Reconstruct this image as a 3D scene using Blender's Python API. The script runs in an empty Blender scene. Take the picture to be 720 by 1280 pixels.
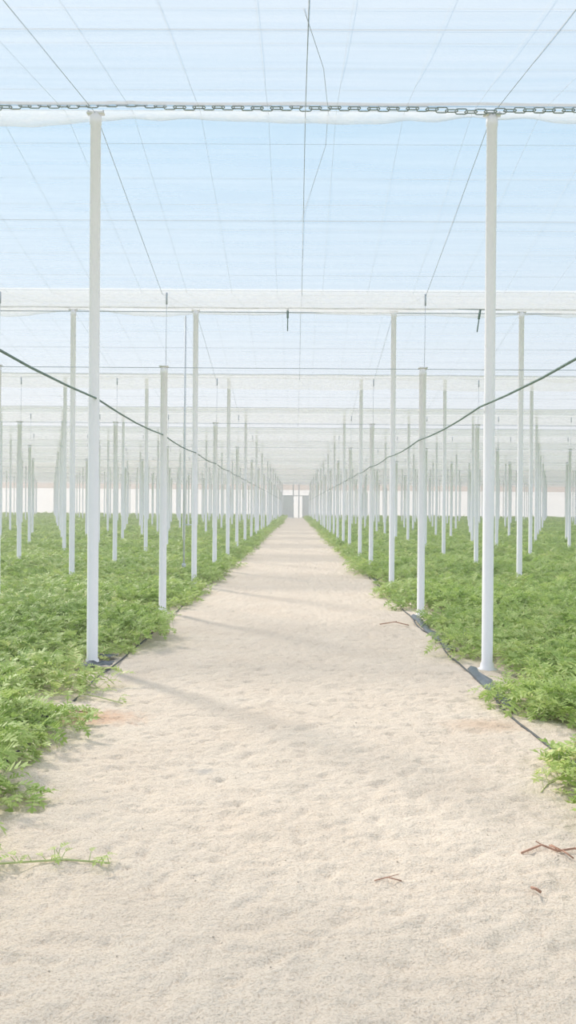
import bpy, math, random
from mathutils import Vector, Matrix, Euler, noise
random.seed(7)
U=0.0065; H=1.3; F=1080.0; Z1=F*U
RIDGE=H+497*U; VALL=H+405*U; SHORT=H+263*U
NR=15
YEND=Z1*(NR+0.0)
XL,XR=-37.0,37.0
S=bpy.context.scene
S.view_settings.view_transform='Standard'
S.view_settings.look='None'

# ---------------- helpers
def link(o):
    S.collection.objects.link(o); return o
def mesh_obj(name,verts,faces,mat=None,smooth=False,add=True,mats=None,fm=None):
    me=bpy.data.meshes.new(name); me.from_pydata(verts,[],faces); me.update()
    if mats:
        for m in mats: me.materials.append(m)
        if fm: me.polygons.foreach_set('material_index',fm)
    elif mat: me.materials.append(mat)
    if smooth: me.polygons.foreach_set('use_smooth',[True]*len(me.polygons))
    o=bpy.data.objects.new(name,me)
    if add: link(o)
    return o
class MB:
    def __init__(s): s.v=[]; s.f=[]; s.m=[]
    def add(s,v,f,mi=0):
        b=len(s.v); s.v+= [tuple(p) for p in v]; s.f+=[tuple(i+b for i in q) for q in f]; s.m+=[mi]*len(f)
    def tube(s,pts,r,n=5,mi=0):
        pts=[Vector(p) for p in pts]; b=len(s.v); k=len(pts)
        for i,p in enumerate(pts):
            d=(pts[min(i+1,k-1)]-pts[max(i-1,0)]).normalized()
            a=Vector((0,0,1)) if abs(d.z)<.9 else Vector((1,0,0))
            e1=d.cross(a).normalized(); e2=d.cross(e1)
            rr=r[i] if isinstance(r,(list,tuple)) else r
            for j in range(n):
                t=2*math.pi*j/n
                s.v.append(tuple(p+e1*rr*math.cos(t)+e2*rr*math.sin(t)))
        for i in range(k-1):
            for j in range(n):
                s.f.append((b+i*n+j,b+i*n+(j+1)%n,b+(i+1)*n+(j+1)%n,b+(i+1)*n+j)); s.m.append(mi)
        s.f.append(tuple(b+j for j in range(n))[::-1]); s.f.append(tuple(b+(k-1)*n+j for j in range(n))); s.m+=[mi,mi]
    def box(s,c,d,mi=0,rot=None):
        v=[]
        for x in(-1,1):
            for y in(-1,1):
                for z in(-1,1):
                    p=Vector((x*d[0]/2,y*d[1]/2,z*d[2]/2))
                    if rot: p=rot@p
                    v.append(p+Vector(c))
        s.add(v,[(0,1,3,2),(4,6,7,5),(0,4,5,1),(2,3,7,6),(0,2,6,4),(1,5,7,3)],mi)
    def lathe(s,prof,n,c=(0,0,0),mi=0):
        b=len(s.v)
        for r,z in prof:
            for j in range(n):
                t=2*math.pi*j/n; s.v.append((c[0]+r*math.cos(t),c[1]+r*math.sin(t),c[2]+z))
        for i in range(len(prof)-1):
            for j in range(n):
                s.f.append((b+i*n+j,b+i*n+(j+1)%n,b+(i+1)*n+(j+1)%n,b+(i+1)*n+j)); s.m.append(mi)
    def obj(s,name,mats,smooth=True,add=True):
        return mesh_obj(name,s.v,s.f,mats=mats,fm=s.m,smooth=smooth,add=add)

def gp(px,py,z=.01):
    d=202/(py-634)*Z1; return ((px-370)*U*d/Z1,d,z)
def nt(name):
    m=bpy.data.materials.new(name); m.use_nodes=True; t=m.node_tree; t.nodes.clear(); return m,t
def N(t,ty,**k):
    n=t.nodes.new(ty)
    for a,b in k.items():
        if a.startswith('_'): n.inputs[a[1:].replace('_',' ')].default_value=b
        else: setattr(n,a,b)
    return n
def ramp(t,stops):
    r=t.nodes.new('ShaderNodeValToRGB'); e=r.color_ramp.elements
    while len(e)<len(stops): e.new(.5)
    for i,(p,c) in enumerate(stops):
        e[i].position=p; e[i].color=(*c,1)
    return r
def simple(name,col,rough=.5,metal=0,var=.08,scale=8,bump=0):
    m,t=nt(name); L=t.links.new
    o=N(t,'ShaderNodeOutputMaterial'); p=N(t,'ShaderNodeBsdfPrincipled',_Roughness=rough,_Metallic=metal)
    tc=N(t,'ShaderNodeTexCoord'); nz=N(t,'ShaderNodeTexNoise',_Scale=scale,_Detail=4.)
    L(tc.outputs['Object'],nz.inputs['Vector'])
    r=ramp(t,[(.3,tuple(max(0,c*(1-var)) for c in col)),(.7,tuple(min(1,c*(1+var)) for c in col))])
    L(nz.outputs[0],r.inputs[0]); L(r.outputs[0],p.inputs['Base Color'])
    if bump:
        b=N(t,'ShaderNodeBump',_Strength=bump,_Distance=.01); L(nz.outputs[0],b.inputs['Height']); L(b.outputs[0],p.inputs['Normal'])
    L(p.outputs[0],o.inputs[0]); return m
def net_mat(name,alpha,col=(.9,.9,.9),var=.1,sc=(1.2,14,14),tl=.6):
    m,t=nt(name); L=t.links.new
    o=N(t,'ShaderNodeOutputMaterial')
    d=N(t,'ShaderNodeBsdfDiffuse',_Color=(*col,1)); tr=N(t,'ShaderNodeBsdfTranslucent',_Color=(*col,1))
    x=N(t,'ShaderNodeMixShader',_Fac=tl); L(d.outputs[0],x.inputs[1]); L(tr.outputs[0],x.inputs[2])
    tp=N(t,'ShaderNodeBsdfTransparent'); mx=N(t,'ShaderNodeMixShader')
    tc=N(t,'ShaderNodeTexCoord'); mp=N(t,'ShaderNodeMapping'); mp.inputs['Scale'].default_value=sc
    nz=N(t,'ShaderNodeTexNoise',_Scale=1.,_Detail=3.)
    L(tc.outputs['Object'],mp.inputs[0]); L(mp.outputs[0],nz.inputs['Vector'])
    mr=N(t,'ShaderNodeMapRange'); mr.inputs[1].default_value=.3; mr.inputs[2].default_value=.7
    mr.inputs[3].default_value=max(0,alpha-var); mr.inputs[4].default_value=min(1,alpha+var)
    L(nz.outputs[0],mr.inputs[0]); L(mr.outputs[0],mx.inputs[0]); L(tp.outputs[0],mx.inputs[1]); L(x.outputs[0],mx.inputs[2])
    L(mx.outputs[0],o.inputs[0]); return m

M_down=net_mat('net_fine',.29,var=.04,sc=(.5,7,7),tl=.8,col=(.88,.87,.89))
M_up=net_mat('net_dense',.53,var=.05,col=(.87,.86,.885),sc=(.5,7,7),tl=.85)
M_hem=net_mat('net_hem',.55,col=(.89,.87,.88),sc=(8,8,30),tl=.75)
M_wall=net_mat('net_wall',.4,sc=(2,2,10),col=(.97,.91,.87),tl=.9)
M_low=net_mat('wall_plastic',.93,sc=(2,2,4),var=.04,col=(.98,.97,.97),tl=.9)
M_pole=simple('white_painted_steel',(.97,.955,.99),.4,0,.01,5)
M_dark=simple('dark_rubber',(.07,.08,.09),.6,0,.2,20)
M_cable=simple('green_cable',(.14,.22,.20),.6,0,.2,30)
M_wire=simple('galvanised_wire',(.46,.52,.58),.5,0,.1,10)
M_wiref=simple('thin_polyester_wire',(.66,.71,.77),.5,0,.05,10)
M_chain=simple('chain_steel',(.30,.36,.35),.5,0,.1,30)
M_film=simple('black_mulch_film',(.08,.10,.12),.35,0,.3,12,.4)
M_twig=simple('dry_twig',(.50,.29,.21),.8,0,.3,40)
M_door=simple('door_panel',(.9,.9,.9),.6,0,.03,3)
M_doorf=simple('door_frame_steel',(.62,.64,.65),.5,0,.05,3)

def roofz(y):
    t=y/Z1; f=abs(t-round(t))*2
    return RIDGE+(VALL-RIDGE)*f

# ---------------- world
w=bpy.data.worlds.new('sky'); S.world=w; w.use_nodes=True; t=w.node_tree; t.nodes.clear(); L=t.links.new
tc=N(t,'ShaderNodeTexCoord'); sp=N(t,'ShaderNodeSeparateXYZ'); L(tc.outputs['Generated'],sp.inputs[0])
r=ramp(t,[(0,(.88,.85,.83)),(.06,(.82,.83,.85)),(.2,(.57,.71,.84)),(.42,(.33,.60,.83)),(.62,(.50,.63,.77)),(1,(.68,.70,.73))])
L(sp.outputs[2],r.inputs[0]); bg=N(t,'ShaderNodeBackground',_Strength=1.06); L(r.outputs[0],bg.inputs[0])
o=N(t,'ShaderNodeOutputWorld'); L(bg.outputs[0],o.inputs[0])
# sun
sd=bpy.data.lights.new('sun','SUN'); sd.energy=4.6; sd.angle=math.radians(6.5); sd.color=(1,.92,.82)
so=link(bpy.data.objects.new('sun',sd)); el=math.radians(38)
dv=Vector((.62*math.cos(el),-.78*math.cos(el),-math.sin(el)))
so.rotation_euler=dv.to_track_quat('-Z','Y').to_euler(); so.location=(-20,30,30)

# ---------------- ground
def sand_material(name,c1,c2,grain=1.,spots=()):
    m,t=nt(name); L=t.links.new
    o=N(t,'ShaderNodeOutputMaterial'); p=N(t,'ShaderNodeBsdfPrincipled',_Roughness=.95)
    p.inputs['Specular IOR Level'].default_value=.1
    tc=N(t,'ShaderNodeTexCoord')
    a=N(t,'ShaderNodeTexNoise',_Scale=1.6,_Detail=6.,_Roughness=.6); b=N(t,'ShaderNodeTexNoise',_Scale=120.,_Detail=3.,_Roughness=.7)
    c=N(t,'ShaderNodeTexNoise',_Scale=22.,_Detail=5.,_Roughness=.6)
    for q in(a,b,c): L(tc.outputs['Object'],q.inputs['Vector'])
    r1=ramp(t,[(.3,c1),(.7,c2)]); L(a.outputs[0],r1.inputs[0])
    r2=ramp(t,[(.32,(.74,.70,.66)),(.52,(1,1,1)),(.75,(1.0,1.0,1.0))]); L(b.outputs[0],r2.inputs[0])
    mx=N(t,'ShaderNodeMixRGB',blend_type='MULTIPLY',_Fac=1.); L(r1.outputs[0],mx.inputs[1]); L(r2.outputs[0],mx.inputs[2])
    out=mx.outputs[0]
    for (sx,sy,rx,ry,cc) in spots:   # reddish earth spilled on the sand
        mp=N(t,'ShaderNodeMapping'); mp.inputs['Location'].default_value=(-sx/rx,-sy/ry,0); mp.inputs['Scale'].default_value=(1/rx,1/ry,0)
        L(tc.outputs['Object'],mp.inputs[0]); ln=N(t,'ShaderNodeVectorMath',operation='LENGTH'); L(mp.outputs[0],ln.inputs[0])
        ad=N(t,'ShaderNodeMath',operation='ADD'); L(ln.outputs['Value'],ad.inputs[0]); L(c.outputs[0],ad.inputs[1])
        mr=N(t,'ShaderNodeMapRange'); mr.inputs[1].default_value=1.6; mr.inputs[2].default_value=.8; mr.inputs[3].default_value=0; mr.inputs[4].default_value=.7
        L(ad.outputs[0],mr.inputs[0]); m2=N(t,'ShaderNodeMixRGB',_Color2=(*cc,1)); L(mr.outputs[0],m2.inputs[0]); L(out,m2.inputs[1]); out=m2.outputs[0]
    L(out,p.inputs['Base Color'])
    b1=N(t,'ShaderNodeBump',_Strength=.8*grain,_Distance=.007); L(b.outputs[0],b1.inputs['Height'])
    b2=N(t,'ShaderNodeBump',_Strength=.7*grain,_Distance=.024); L(c.outputs[0],b2.inputs['Height']); L(b1.outputs[0],b2.inputs['Normal'])
    L(b2.outputs[0],p.inputs['Normal']); L(p.outputs[0],o.inputs[0]); return m
g1=gp(112,903); g2=gp(610,908); g3=gp(256,968)
M_sand=sand_material('pale_sand',(.765,.66,.55),(.82,.725,.615),1.,[(g1[0],g1[1],.38,.22,(.70,.43,.28)),(g2[0],g2[1],.28,.2,(.68,.51,.38)),(g3[0],g3[1],.07,.05,(.5,.47,.44))])
M_soil=sand_material('field_soil',(.42,.42,.22),(.50,.48,.29))
M_out=sand_material('outside_ground',(.6,.54,.46),(.66,.6,.52))
fx=[XL,-1.85,-1.6,1.6,1.85,XR]; fz=[-.03,-.03,-.11,-.11,-.03,-.03]
mesh_obj('floor',[(x,-6,z) for x,z in zip(fx,fz)]+[(x,YEND,z) for x,z in zip(fx,fz)],[(i,i+1,i+7,i+6) for i in range(5)],M_soil)
mesh_obj('outside_ground',[(-600,-60,-.15),(600,-60,-.15),(600,700,-.15),(-600,700,-.15)],[(0,1,2,3)],M_out)
def sandh(x,y):
    d=noise.noise(Vector((x*1.1,y*1.1,0)))*.018
    d+=noise.noise(Vector((x*5,y*5,3)))*.010
    wx=x+.03*noise.noise(Vector((x*9,y*9,20))); wy=y+.03*noise.noise(Vector((x*9,y*9,30)))
    v=noise.noise(Vector((wx*10+2,wy*10,9)))
    d-=min(.3,max(0,v-.15))*.04
    v=noise.noise(Vector((wx*19+2,wy*19,19)))
    d-=max(0,v-.2)*.026
    d+=noise.noise(Vector((x*30,y*30,5)))*.005
    return d
ys=[]; y=-1.0
while y<YEND:
    ys.append(y); y+= .018 if 1.6<y<6 else (.018+max(0,(y-6))*.01 if y>=6 else .1)
ys.append(YEND)
nx=190; verts=[];faces=[]
PW=1.95
for y in ys:
    for i in range(nx+1):
        x=-PW+2*PW*i/nx
        e=1-max(0,(abs(x)-1.6)/.35)
        verts.append((x,y,(sandh(x,y)+.004)*max(.0,e)-.028*(1-e)))
for a in range(len(ys)-1):
    for i in range(nx):
        b=a*(nx+1)+i; faces.append((b,b+1,b+nx+2,b+nx+1))
mesh_obj('sand_path',verts,faces,M_sand,smooth=True)

# hills
verts=[];faces=[]; n=140
for k,(rr,hh) in enumerate([(420,0),(440,.55),(480,1.0),(560,.9)]):
    for i in range(n+1):
        x=-520+1040*i/n
        hgt=(24+8*noise.noise(Vector((x*.006,0,1)))+4*noise.noise(Vector((x*.03,k,4))))*hh
        verts.append((x,rr,hgt-.1))
for k in range(3):
    for i in range(n):
        b=k*(n+1)+i; faces.append((b,b+1,b+n+2,b+n+1))
mesh_obj('distant_hills',verts,faces,simple('dry_hillside',(.70,.50,.38),.95,0,.1,.05),smooth=True)

# ---------------- roof
verts=[];faces=[];fm=[]
xs=[XL+(XR-XL)*i/74 for i in range(75)]
rows=[]
yy=-Z1
while yy<=YEND+.01:
    rows.append(yy); yy+=Z1/16
for y in rows:
    f=(y/Z1*2)%1
    for x in xs:
        sag=-.05*math.sin(math.pi*f)*(1+.5*noise.noise(Vector((x*.6,y*.6,0))))
        verts.append((x,y,roofz(y)+sag))
nxs=len(xs)
for a in range(len(rows)-1):
    ym=(rows[a]+rows[a+1])/2; up=1 if (ym/Z1)%1>.5 else 0
    for i in range(nxs-1):
        b=a*nxs+i; faces.append((b,b+1,b+nxs+1,b+nxs)); fm.append(up)
mesh_obj('ceiling',verts,faces,mats=[M_down,M_up],fm=fm,smooth=True)
# roof wires
mb=MB()
yr=[-Z1+Z1/2*i for i in range(2*(NR+1)+1)]
x=-36.0
lat=[-254*U,240*U]+[-254*U-307*U*i for i in range(1,17)]+[240*U+318*U*i for i in range(1,16)]
while x<36:
    mb.tube([(x,y,roofz(y)-.03) for y in yr],.0013,3,1); x+=.55
for j,x in enumerate(lat): mb.tube([(x,y,roofz(y)-.045) for y in yr],.003 if j<2 else .002,4,0 if j<2 else 1)
mb.tube([(.05,y,roofz(y)-.045) for y in yr],.0032,5)
for i in range(-4,NR*4+1):
    y=i*Z1/4
    if i%2: mb.tube([(XL,y,roofz(y)-.03),(XR,y,roofz(y)-.03)],.0028,4)
for i in range(0,int(6*14)):
    y=.5*Z1+i*Z1/14; j=random.uniform(-.1,.1)
    mb.tube([(XL,y+j,roofz(y+j)-.02),(XR,y,roofz(y)-.02)],.0014,3,1)
mb.obj('roof_wire_grid',[M_wire,M_wiref])
mb=MB()
mb.tube([(.02,.70*Z1,roofz(.7*Z1)-.04),(.16,.82*Z1,roofz(.82*Z1)-.10),(.235,1.0*Z1,RIDGE-.02),(.23,1.06*Z1,roofz(1.06*Z1)-.05),(.03,1.25*Z1,roofz(1.25*Z1)-.03)],.002,4)
mb.obj('loose_roof_string',[M_wire])

# ridge cables
mb=MB()
for n_ in range(0,NR+1):
    y=n_*Z1
    pts=[(XL+ (XR-XL)*i/200, y-.05, RIDGE-.01+.005*math.sin(i*1.7+n_)+(.025 if n_==1 else 0)) for i in range(201)]
    mb.tube(pts,.012 if n_<=1 else .014,5,0 if n_<3 else 1)
    if n_>1:
        mb.tube([(XL,y,RIDGE-.07),(XR,y,RIDGE-.07)],.007,4,1)
    mb.tube([(XL,y+Z1/2,SHORT-.02),(XR,y+Z1/2,SHORT-.02)],.004,4,1) if n_ and n_<NR else None
mb.obj('ridge_cable',[M_cable,M_wire])
# chain at first ridge
mb=MB()
def linkring(c,l,w_,r,vert):
    P=[];n=14
    for i in range(n+1):
        a=2*math.pi*i/n
        px=math.cos(a)*w_+ (l/2-w_)*(1 if math.cos(a)>0 else -1)
        q=math.sin(a)*w_
        P.append(Vector(c)+Vector((px,0,q) if vert else (px,q,0)))
    mb.tube(P,r,5)
x=-6.5;i=0
while x<6.5:
    zz=RIDGE-.012+.012*math.sin(x*3.1)+.006*math.sin(x*8)-(.02 if x>0 else 0)
    linkring((x,Z1-.06,zz),.10,.022,.005,i%2==0); x+=.078; i+=1
mb.obj('steel_chain',[M_chain])
# hems
mb=MB()
for n_ in (1,2,3,4):
    y=n_*Z1; m=400; v=[];f=[]
    for i in range(m+1):
        x=-14+28*i/m
        d=.10+.09*noise.noise(Vector((x*.8+.3,n_*3,0)))+.02*noise.noise(Vector((x*4,n_,2)))
        v+=[(x,y+.01,RIDGE-.01),(x,y+.04,RIDGE-d*.6),(x,y+.0,RIDGE-max(.03,d)*1.1)]
    for i in range(m):
        for k in(0,1): f.append((3*i+k,3*i+3+k,3*i+4+k,3*i+1+k))
    mb.add(v,f)
for n_ in range(1,8):
    y=(n_+.5)*Z1; m=200; v=[];f=[]
    for i in range(m+1):
        x=-22+44*i/m
        d=.24+.06*noise.noise(Vector((x*.7,n_*3,5)))
        v+=[(x,y,VALL+.02),(x,y+.02,VALL-d)]
    for i in range(m): f.append((2*i,2*i+2,2*i+3,2*i+1))
    mb.add(v,f)
mb.obj('net_hem',[M_hem])

# ---------------- poles
def pole_profile(h): 
    return [(.0,0),(.085,0),(.085,.012),(.058,.02),(.052,.06),(.045,.065),(.0445,h*.5),(.0425,h*.5+.01),(.042,h-.09),(.047,h-.085),(.047,h-.02),(.03,h),(0,h)]
def pole_mesh(mb,x,y,h,n,short=False):
    mb.lathe(pole_profile(h),n,(x,y,0),0)
def tall_top(mb,x,y,h):
    mb.box((x,y,h+.005),(.14,.05,.016)); mb.tube([(x-.06,y,h),(x-.06,y,h+.03)],.007,5,1); mb.tube([(x+.06,y,h),(x+.06,y,h+.03)],.007,5,1)
def short_top(mb,x,y,h):
    mb.box((x,y,h+.004),(.11,.11,.012)); mb.tube([(x+.02,y,h),(x+.025,y,VALL-.1)],.003,5,1); mb.tube([(x+.025,y,VALL-.16),(x+.025,y,VALL-.02)],.012,6,1)
mbt=MB(); pole_mesh(mbt,0,0,RIDGE-.04,24); tall_top(mbt,0,0,RIDGE-.04)
tall=mbt.obj('support_pole',[M_pole,M_wire],add=False)
mbs=MB(); pole_mesh(mbs,0,0,SHORT,24); short_top(mbs,0,0,SHORT)
short=mbs.obj('short_support_pole',[M_pole,M_wire],add=False)
near=[];first={'t':True,'s':True}
def place(kind,x,y):
    src=tall if kind=='t' else short
    if first[kind]: o=src; first[kind]=False
    else: o=bpy.data.objects.new(src.name.split('.')[0],src.data)
    o.location=(x,y,-.01); link(o); near.append((x,y))
rows_m=MB()
left=[-254*U-307*U*i for i in range(0,18)]; right=[240*U+318*U*i for i in range(0,17)]
for n_ in range(0,NR):
  for x0 in left+right:
    isn=abs(x0)<6.2
    x=x0+random.uniform(-.03,.03) if n_>2 else x0; y=n_*Z1
    if isn and 1<=n_<=4: place('t',x,y)
    elif n_>=1: pole_mesh(rows_m,x,y,RIDGE-.04,10); tall_top(rows_m,x,y,RIDGE-.04)
    x=x0+random.uniform(-.05,.05); y=(n_+.5)*Z1
    if x0==right[0]: x=235*U
    if n_>=1:
        if isn and n_<=3: place('s',x,y)
        elif abs(x0)<8 or n_<5: pole_mesh(rows_m,x,y,SHORT,10); short_top(rows_m,x,y,SHORT)
rows_m.obj('support_pole_rows',[M_pole,M_wire])
mb=MB()
mb.tube([(-1.84,14.2,.35),(-1.84,14.2,RIDGE-.1)],.016,8); mb.box((-1.84,14.2,.33),(.06,.06,.06)); mb.tube([(-1.84,14.2,1.0),(-1.70,14.1,1.0)],.01,6)
mb.obj('water_drop_pipe',[M_wiref])
mb=MB()
for sx,hh in ((-258*U,H+134*U),(236*U,H+127*U)):
    pts=[]
    for i in range(0,NR*8):
        y=i*Z1/8; f=(i%4)/4
        pts.append((sx+.05*(1 if sx>0 else -1)*-1,y,hh-.03*math.sin(math.pi*f)))
    mb.tube(pts,.0078,6)
mb.obj('overhead_irrigation_hose',[M_cable])
mb=MB()
for x,dx in ((-.16,0),(2.96,-.05)):
    y=2*Z1
    mb.tube([(x,y,RIDGE-.0),(x+dx,y,RIDGE-.37)],.010,6); mb.tube([(x,y,RIDGE-.0),(x+dx*.5,y,RIDGE-.16)],.02,6)
mb.obj('hanging_turnbuckle',[M_cable])

# ---------------- walls
def wall(name,p0,p1,hlow,htop):
    n=60; v=[];f=[];fm=[]
    for i in range(n+1):
        q=Vector(p0).lerp(Vector(p1),i/n)
        top=roofz(q.y) if htop is None else htop
        v+=[(q.x,q.y,-.05),(q.x,q.y,hlow),(q.x,q.y,top)]
    for i in range(n):
        f+=[(3*i,3*i+3,3*i+4,3*i+1),(3*i+1,3*i+4,3*i+5,3*i+2)]; fm+=[1,0]
    mesh_obj(name,v,f,mats=[M_wall,M_low],fm=fm)
wall('wall_back',(XL,YEND+.3,0),(XR,YEND+.3,0),3.4,RIDGE)
wall('wall_left',(XL-.1,-Z1,0),(XL-.1,YEND,0),1.6,None)
wall('wall_right',(XR+.1,-Z1,0),(XR+.1,YEND,0),1.6,None)
mb=MB(); yd=YEND-.1
for x in(-1.7,-.35,0.35,1.7): mb.box((x,yd,2.1),(.12,.1,4.2),1)
mb.box((0,yd,4.2),(3.5,.1,.14),1); mb.box((0,yd,2.7),(3.5,.08,.1),1)
mb.box((-1.02,yd,1.35),(1.2,.05,2.6),0)
mb.box((1.15,yd-.35,1.35),(1.0,.05,2.6),0,Matrix.Rotation(math.radians(-40),3,'Z'))
mb.obj('door_1',[M_door,M_doorf],smooth=False)

# ---------------- air haze (real scattering volume filling the greenhouse)
m,t=nt('dusty_air'); o=N(t,'ShaderNodeOutputMaterial'); vs=N(t,'ShaderNodeVolumeScatter',_Density=.0065,_Anisotropy=.5,_Color=(1,.99,.98,1))
t.links.new(vs.outputs[0],o.inputs['Volume'])
mb=MB(); mb.box((0,YEND/2-2,2.6),(2*XR+3,YEND+6,6.0)); mb.obj('air_haze',[m],smooth=False)

# ---------------- plants
m,t=nt('watermelon_leaf'); L=t.links.new
o=N(t,'ShaderNodeOutputMaterial'); oi=N(t,'ShaderNodeObjectInfo'); ge=N(t,'ShaderNodeNewGeometry')
ad=N(t,'ShaderNodeMath',operation='ADD'); mu=N(t,'ShaderNodeMath',operation='MULTIPLY'); mu.inputs[1].default_value=.5
L(oi.outputs['Random'],ad.inputs[0]); L(ge.outputs['Random Per Island'],ad.inputs[1]); L(ad.outputs[0],mu.inputs[0])
rp=ramp(t,[(.0,(.27,.42,.10)),(.4,(.45,.60,.18)),(.8,(.60,.71,.28)),(1,(.82,.78,.40))]); L(mu.outputs[0],rp.inputs[0])
p=N(t,'ShaderNodeBsdfPrincipled',_Roughness=.5); p.inputs['Specular IOR Level'].default_value=.4
tr=N(t,'ShaderNodeBsdfTranslucent'); mx=N(t,'ShaderNodeMixShader',_Fac=.42)
L(rp.outputs[0],p.inputs['Base Color']); L(rp.outputs[0],tr.inputs[0]); L(p.outputs[0],mx.inputs[1]); L(tr.outputs[0],mx.inputs[2]); L(mx.outputs[0],o.inputs[0])
M_leaf=m
M_stem=simple('vine_stem',(.53,.60,.28),.6,0,.15,30)
def add_leaf(mb,pos,rot,L_):
    V=[];Fc=[]
    def q(s,x): return Vector((x,s,-.5*s*s+.25*abs(x)))
    for s0,w_ in ((.10,.30),(.30,.42),(.52,.38),(.74,.26)):
        for sg in(-1,1):
            b=len(V)
            V+=[q(s0,0),q(s0+.10,sg*w_*.55),q(s0+.24,sg*w_),q(s0+.22,sg*w_*.5),q(s0+.13,0)]
            Fc.append(tuple(range(b,b+5)) if sg>0 else tuple(range(b,b+5))[::-1])
    b=len(V); V+=[q(.0,-.02),q(.0,.02),q(.8,.05),q(.95,.09),q(1.12,0),q(.95,-.09),q(.8,-.05)]
    Fc.append((b,b+1,b+2,b+3,b+4,b+5,b+6))
    V=[rot@(v*L_)+pos for v in V]
    mb.add(V,Fc,0)
def make_plant(seed,nst=9,rad=.36,hgt=.19):
    random.seed(seed); mb=MB()
    for s in range(nst):
        a=2*math.pi*s/nst+random.uniform(-.4,.4); R=rad*random.uniform(.5,1.2); hh=hgt*random.uniform(.4,1.15)
        pts=[]
        for i in range(6):
            u=i/5; rr=R*u; z=hh*math.sin(math.pi*min(1,u*.75+.08))*.8+.02
            aa=a+.3*math.sin(u*3+s); pts.append(Vector((rr*math.cos(aa),rr*math.sin(aa),z)))
        mb.tube(pts,.0035,3,1)
        for i in range(13):
            u=random.uniform(.12,1.0); k=min(4,int(u*5)); pp=pts[k].lerp(pts[k+1],u*5-k)
            yaw=a+random.choice((-1,1))*random.uniform(.0,1.6)-math.pi/2
            up=random.uniform(.0,.08); d=Vector((-math.sin(yaw),math.cos(yaw),0))
            end=pp+d*random.uniform(.01,.06)+Vector((0,0,up))
            mb.tube([pp,end],.0018,3,1)
            rot=(Matrix.Rotation(yaw,3,'Z')@Matrix.Rotation(random.uniform(-.3,1.1),3,'X')@Matrix.Rotation(random.uniform(-.6,.6),3,'Y'))
            add_leaf(mb,end,rot,random.uniform(.06,.12))
    return mb.obj('watermelon_plant_variant',[M_leaf,M_stem],smooth=False,add=False)
col=bpy.data.collections.new('watermelon_plants')
for s in range(6): col.objects.link(make_plant(100+s,hgt=.07+.05*(s%3)))
random.seed(11)

ng=bpy.data.node_groups.new('scatter_plants','GeometryNodeTree')
ng.interface.new_socket('Geometry',in_out='INPUT',socket_type='NodeSocketGeometry')
ng.interface.new_socket('Geometry',in_out='OUTPUT',socket_type='NodeSocketGeometry')
gi=ng.nodes.new('NodeGroupInput'); go=ng.nodes.new('NodeGroupOutput')
ci=ng.nodes.new('GeometryNodeCollectionInfo'); ci.inputs['Collection'].default_value=col
ci.inputs['Separate Children'].default_value=True; ci.inputs['Reset Children'].default_value=True
ip=ng.nodes.new('GeometryNodeInstanceOnPoints'); ip.inputs['Pick Instance'].default_value=True
rv=ng.nodes.new('FunctionNodeRandomValue'); rv.data_type='FLOAT_VECTOR'
rv.inputs[0].default_value=(-.18,-.18,0); rv.inputs[1].default_value=(.18,.18,6.283)
na=ng.nodes.new('GeometryNodeInputNamedAttribute'); na.data_type='FLOAT'; na.inputs['Name'].default_value='sc'
G=ng.links.new
G(gi.outputs[0],ip.inputs['Points']); G(ci.outputs[0],ip.inputs['Instance']); G(rv.outputs[0],ip.inputs['Rotation'])
G(na.outputs[0],ip.inputs['Scale']); G(ip.outputs[0],go.inputs[0])

def crop(sg):
    pts=[];sc=[]
    y=-1.5
    while y<YEND-.4:
        st=.32 if y<22 else (.42 if y<50 else .6)
        base=1.52 if y<6.6 else 1.58
        if sg>0:
            base=1.50
            if 5.2<y<6.9 or 7.6<y<9.4: base=1.60
        inner=base+.12*noise.noise(Vector((y*.9,sg*7,0)))+.08*noise.noise(Vector((y*3,sg*5,2)))
        x=inner
        lim=min(abs(XL)-.5, 3.0+ (y+2)*.40+1.5)
        fst=True
        while x<lim:
            px=sg*(x+(0 if fst else random.uniform(-.12,.12))); py=y+random.uniform(-.13,.13)
            ok=True; near_s=1
            if noise.noise(Vector((px*1.6,py*1.1,33)))>.36: ok=False
            if py<16:
                for (qx,qy) in near:
                    dx=px-qx; dy=py-qy
                    if abs(qx)<3:
                        out=dx*(1 if qx>0 else -1)
                        if dx*dx+dy*dy<.24**2: ok=False
                        if -.75<dy<0.1 and -.5<out<.22 : ok=False
                        if dx*dx+dy*dy<.6**2: near_s=.75
            if ok:
                s=random.uniform(.75,1.25)*(1 if st<.35 else (1.15 if st<.5 else 1.5))
                if fst: s*=.85
                s*=near_s
                z=.02+.06*noise.noise(Vector((px*.8,py*.8,4)))
                pts.append((px,py,max(-.03,z-.03))); sc.append(s)
            x+=st*random.uniform(.85,1.15); fst=False
        y+=st
    me=bpy.data.meshes.new('watermelon_crop'); me.from_pydata(pts,[],[])
    at=me.attributes.new('sc','FLOAT','POINT'); at.data.foreach_set('value',sc)
    o=bpy.data.objects.new('watermelon_crop',me); link(o)
    md=o.modifiers.new('scatter','NODES'); md.node_group=ng
    return len(pts)
print('plants',crop(-1),crop(1))

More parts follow.
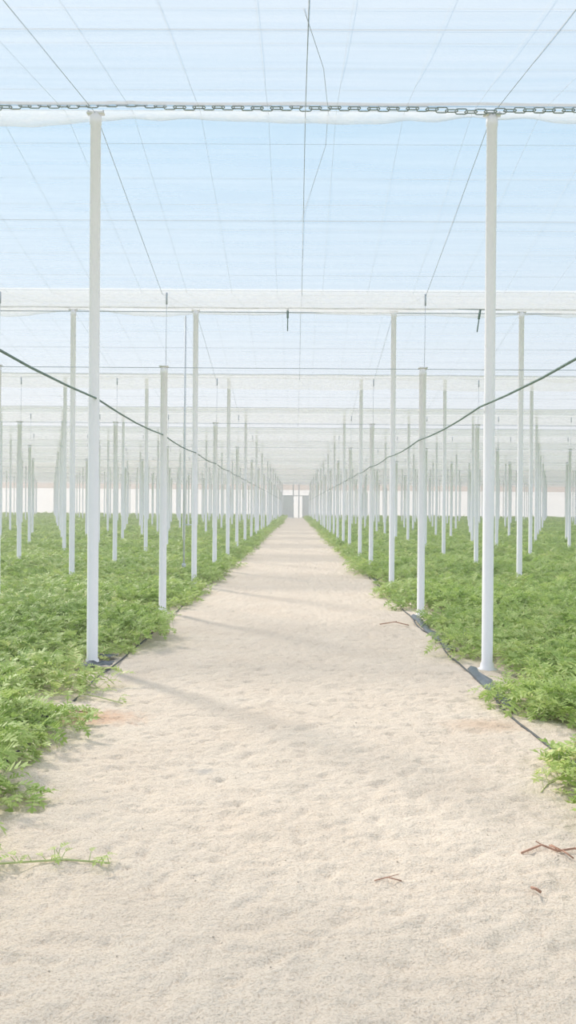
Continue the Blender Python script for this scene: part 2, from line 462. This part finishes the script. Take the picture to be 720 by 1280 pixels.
def runner(name,pts,seed,nl=12,ls=.07):
    random.seed(seed); mb=MB(); pts=[Vector(p) for p in pts]
    mb.tube(pts,.004,5,1)
    for i in range(nl):
        u=random.uniform(0,.999)*(len(pts)-1); k=int(u); p=pts[k].lerp(pts[k+1],u-k)
        yaw=random.uniform(0,6.28); d=Vector((-math.sin(yaw),math.cos(yaw),0)); e=p+d*.02+Vector((0,0,random.uniform(.01,.04)))
        mb.tube([p,e],.0018,3,1)
        add_leaf(mb,e,Matrix.Rotation(yaw,3,'Z')@Matrix.Rotation(random.uniform(-.1,.5),3,'X'),random.uniform(.6,1.2)*ls)
    return mb.obj(name,[M_leaf,M_stem],smooth=False)
runner('watermelon_vine_runner',[gp(-60,1105,.03),gp(0,1100,.03),gp(40,1095,.025),gp(85,1090,.02),gp(140,1094,.02)],3,22,.045)
runner('watermelon_vine_runner',[gp(40,890,.05),gp(95,880,.05),gp(125,884,.04),gp(155,888,.02)],4,24,.08)
runner('watermelon_vine_runner',[gp(20,870,.05),gp(80,868,.05),gp(125,873,.04)],8,24,.09)
runner('watermelon_vine_runner',[gp(-80,980,.05),gp(-20,1000,.05),gp(20,1010,.03),gp(45,1015,.02)],5,34,.09)
runner('watermelon_vine_runner',[gp(-60,950,.05),gp(0,955,.05),gp(45,965,.03)],15,30,.09)
runner('watermelon_vine_runner',[gp(-60,1030,.05),gp(-20,1035,.05),gp(15,1020,.03)],16,24,.08)
runner('watermelon_vine_runner',[gp(780,960,.05),gp(720,975,.05),gp(690,985,.03)],6,18,.09)
random.seed(5)
mb=MB()
for sg,x0 in((-1,1.50),(1,1.38)):
    v=[];f=[];n=700
    for i in range(n+1):
        y=-1+ (40)*i/n
        xa=x0+.04*noise.noise(Vector((y*.8,sg,0)))+.03*noise.noise(Vector((y*4,sg,1)))
        z=.018+.012*noise.noise(Vector((y*5,sg,3)))
        wd=.07+.06*noise.noise(Vector((y*3,sg,8)))
        v+=[(sg*xa,y,z*.6),(sg*(xa+wd*.4),y,z+.018),(sg*(xa+wd),y,z+.008)]
    for i in range(n):
        y=-1+40*i/n
        if noise.noise(Vector((i*.03,sg*4,0)))>.1 or (sg>0 and (5.4<y<6.9 or 7.8<y<9.3)):
            for k in(0,1): f.append((3*i+k,3*i+3+k,3*i+4+k,3*i+1+k))
    mb.add(v,f)
mb.obj('black_mulch_film',[M_film])
mb=MB()
for sg,x0 in((-1,1.46),(1,1.37)):
    mb.tube([(sg*(x0+.05*noise.noise(Vector((i*.2,sg,7)))),-1+i*.2,.010+.014*noise.noise(Vector((i*.5,sg,9)))) for i in range(480)],.007,6)
mb.obj('drip_irrigation_line',[M_dark])
def scrap(px,py,s,seed):
    random.seed(seed); c=Vector(gp(px,py,.02)); v=[];n=9
    for j in range(n):
        for i in range(n):
            x=(i/(n-1)-.5)*s*1.6; y=(j/(n-1)-.5)*s
            v.append((c.x+x+.02*noise.noise(Vector((i,j,seed))),c.y+y+.02*noise.noise(Vector((j,i,seed))),c.z+.02+.03*noise.noise(Vector((i*.6,j*.6,seed)))))
    f=[(j*n+i,j*n+i+1,(j+1)*n+i+1,(j+1)*n+i) for j in range(n-1) for i in range(n-1)]
    mesh_obj('mulch_film_scrap',v,f,M_film,smooth=True)
scrap(120,840,.17,1); scrap(132,829,.13,4); scrap(46,908,.14,2); scrap(34,918,.12,3)
def twig(pts,r=.004):
    mb=MB(); P=[Vector(gp(a,b,c)) for a,b,c in pts]; mb.tube(P,r,6)
    for i in range(1,len(P)-1):
        mb.tube([P[i],P[i]+Vector((random.uniform(-.04,.04),random.uniform(-.05,.05),.012))],r*.6,5)
    mb.obj('dry_twig',[M_twig])
twig([(655,1072,.012),(680,1064,.02),(700,1070,.015),(722,1068,.02),(740,1075,.012)],.004)
twig([(690,1062,.012),(708,1072,.02),(720,1078,.012)],.003)
twig([(668,1116,.012),(674,1120,.018),(680,1122,.012)],.005)
twig([(472,1108,.008),(488,1105,.012),(506,1108,.008)],.0022)
twig([(55,896,.02),(85,898,.025),(112,900,.02)],.004)
twig([(476,783,.02),(495,781,.03),(512,784,.02)],.006)
twig([(187,797,.02),(200,795,.03),(212,797,.02)],.006)
random.seed(9); mb=MB()
for i in range(420):
    y=random.uniform(1.9,9); x=random.uniform(-1.4,1.4); r_=random.uniform(.0015,.004)
    c=Vector((x,y,sandh(x,y)+.004+r_*.3)); pr=[]
    for k in range(4):
        a=math.pi*k/3; pr.append((r_*math.sin(a)*random.uniform(.8,1.3),-r_*math.cos(a)*.7))
    mb.lathe(pr,6,c)
mb.obj('sand_pebbles',[simple('pebble',(.68,.59,.5),.9,0,.2,60)])

# ---------------- camera
cd=bpy.data.cameras.new('camera'); cd.sensor_fit='VERTICAL'; cd.sensor_height=36; cd.lens=36*F/1280
cd.clip_start=.05; cd.clip_end=2000
co=link(bpy.data.objects.new('camera',cd)); co.location=(0,0,H)
yaw=math.atan(10/F); pitch=math.atan(-6/F)
R=Matrix.Rotation(yaw,3,'Z')@Matrix.Rotation(math.pi/2+pitch,3,'X')@Matrix.Rotation(math.radians(.45),3,'Z')
co.rotation_euler=R.to_euler()
S.camera=co
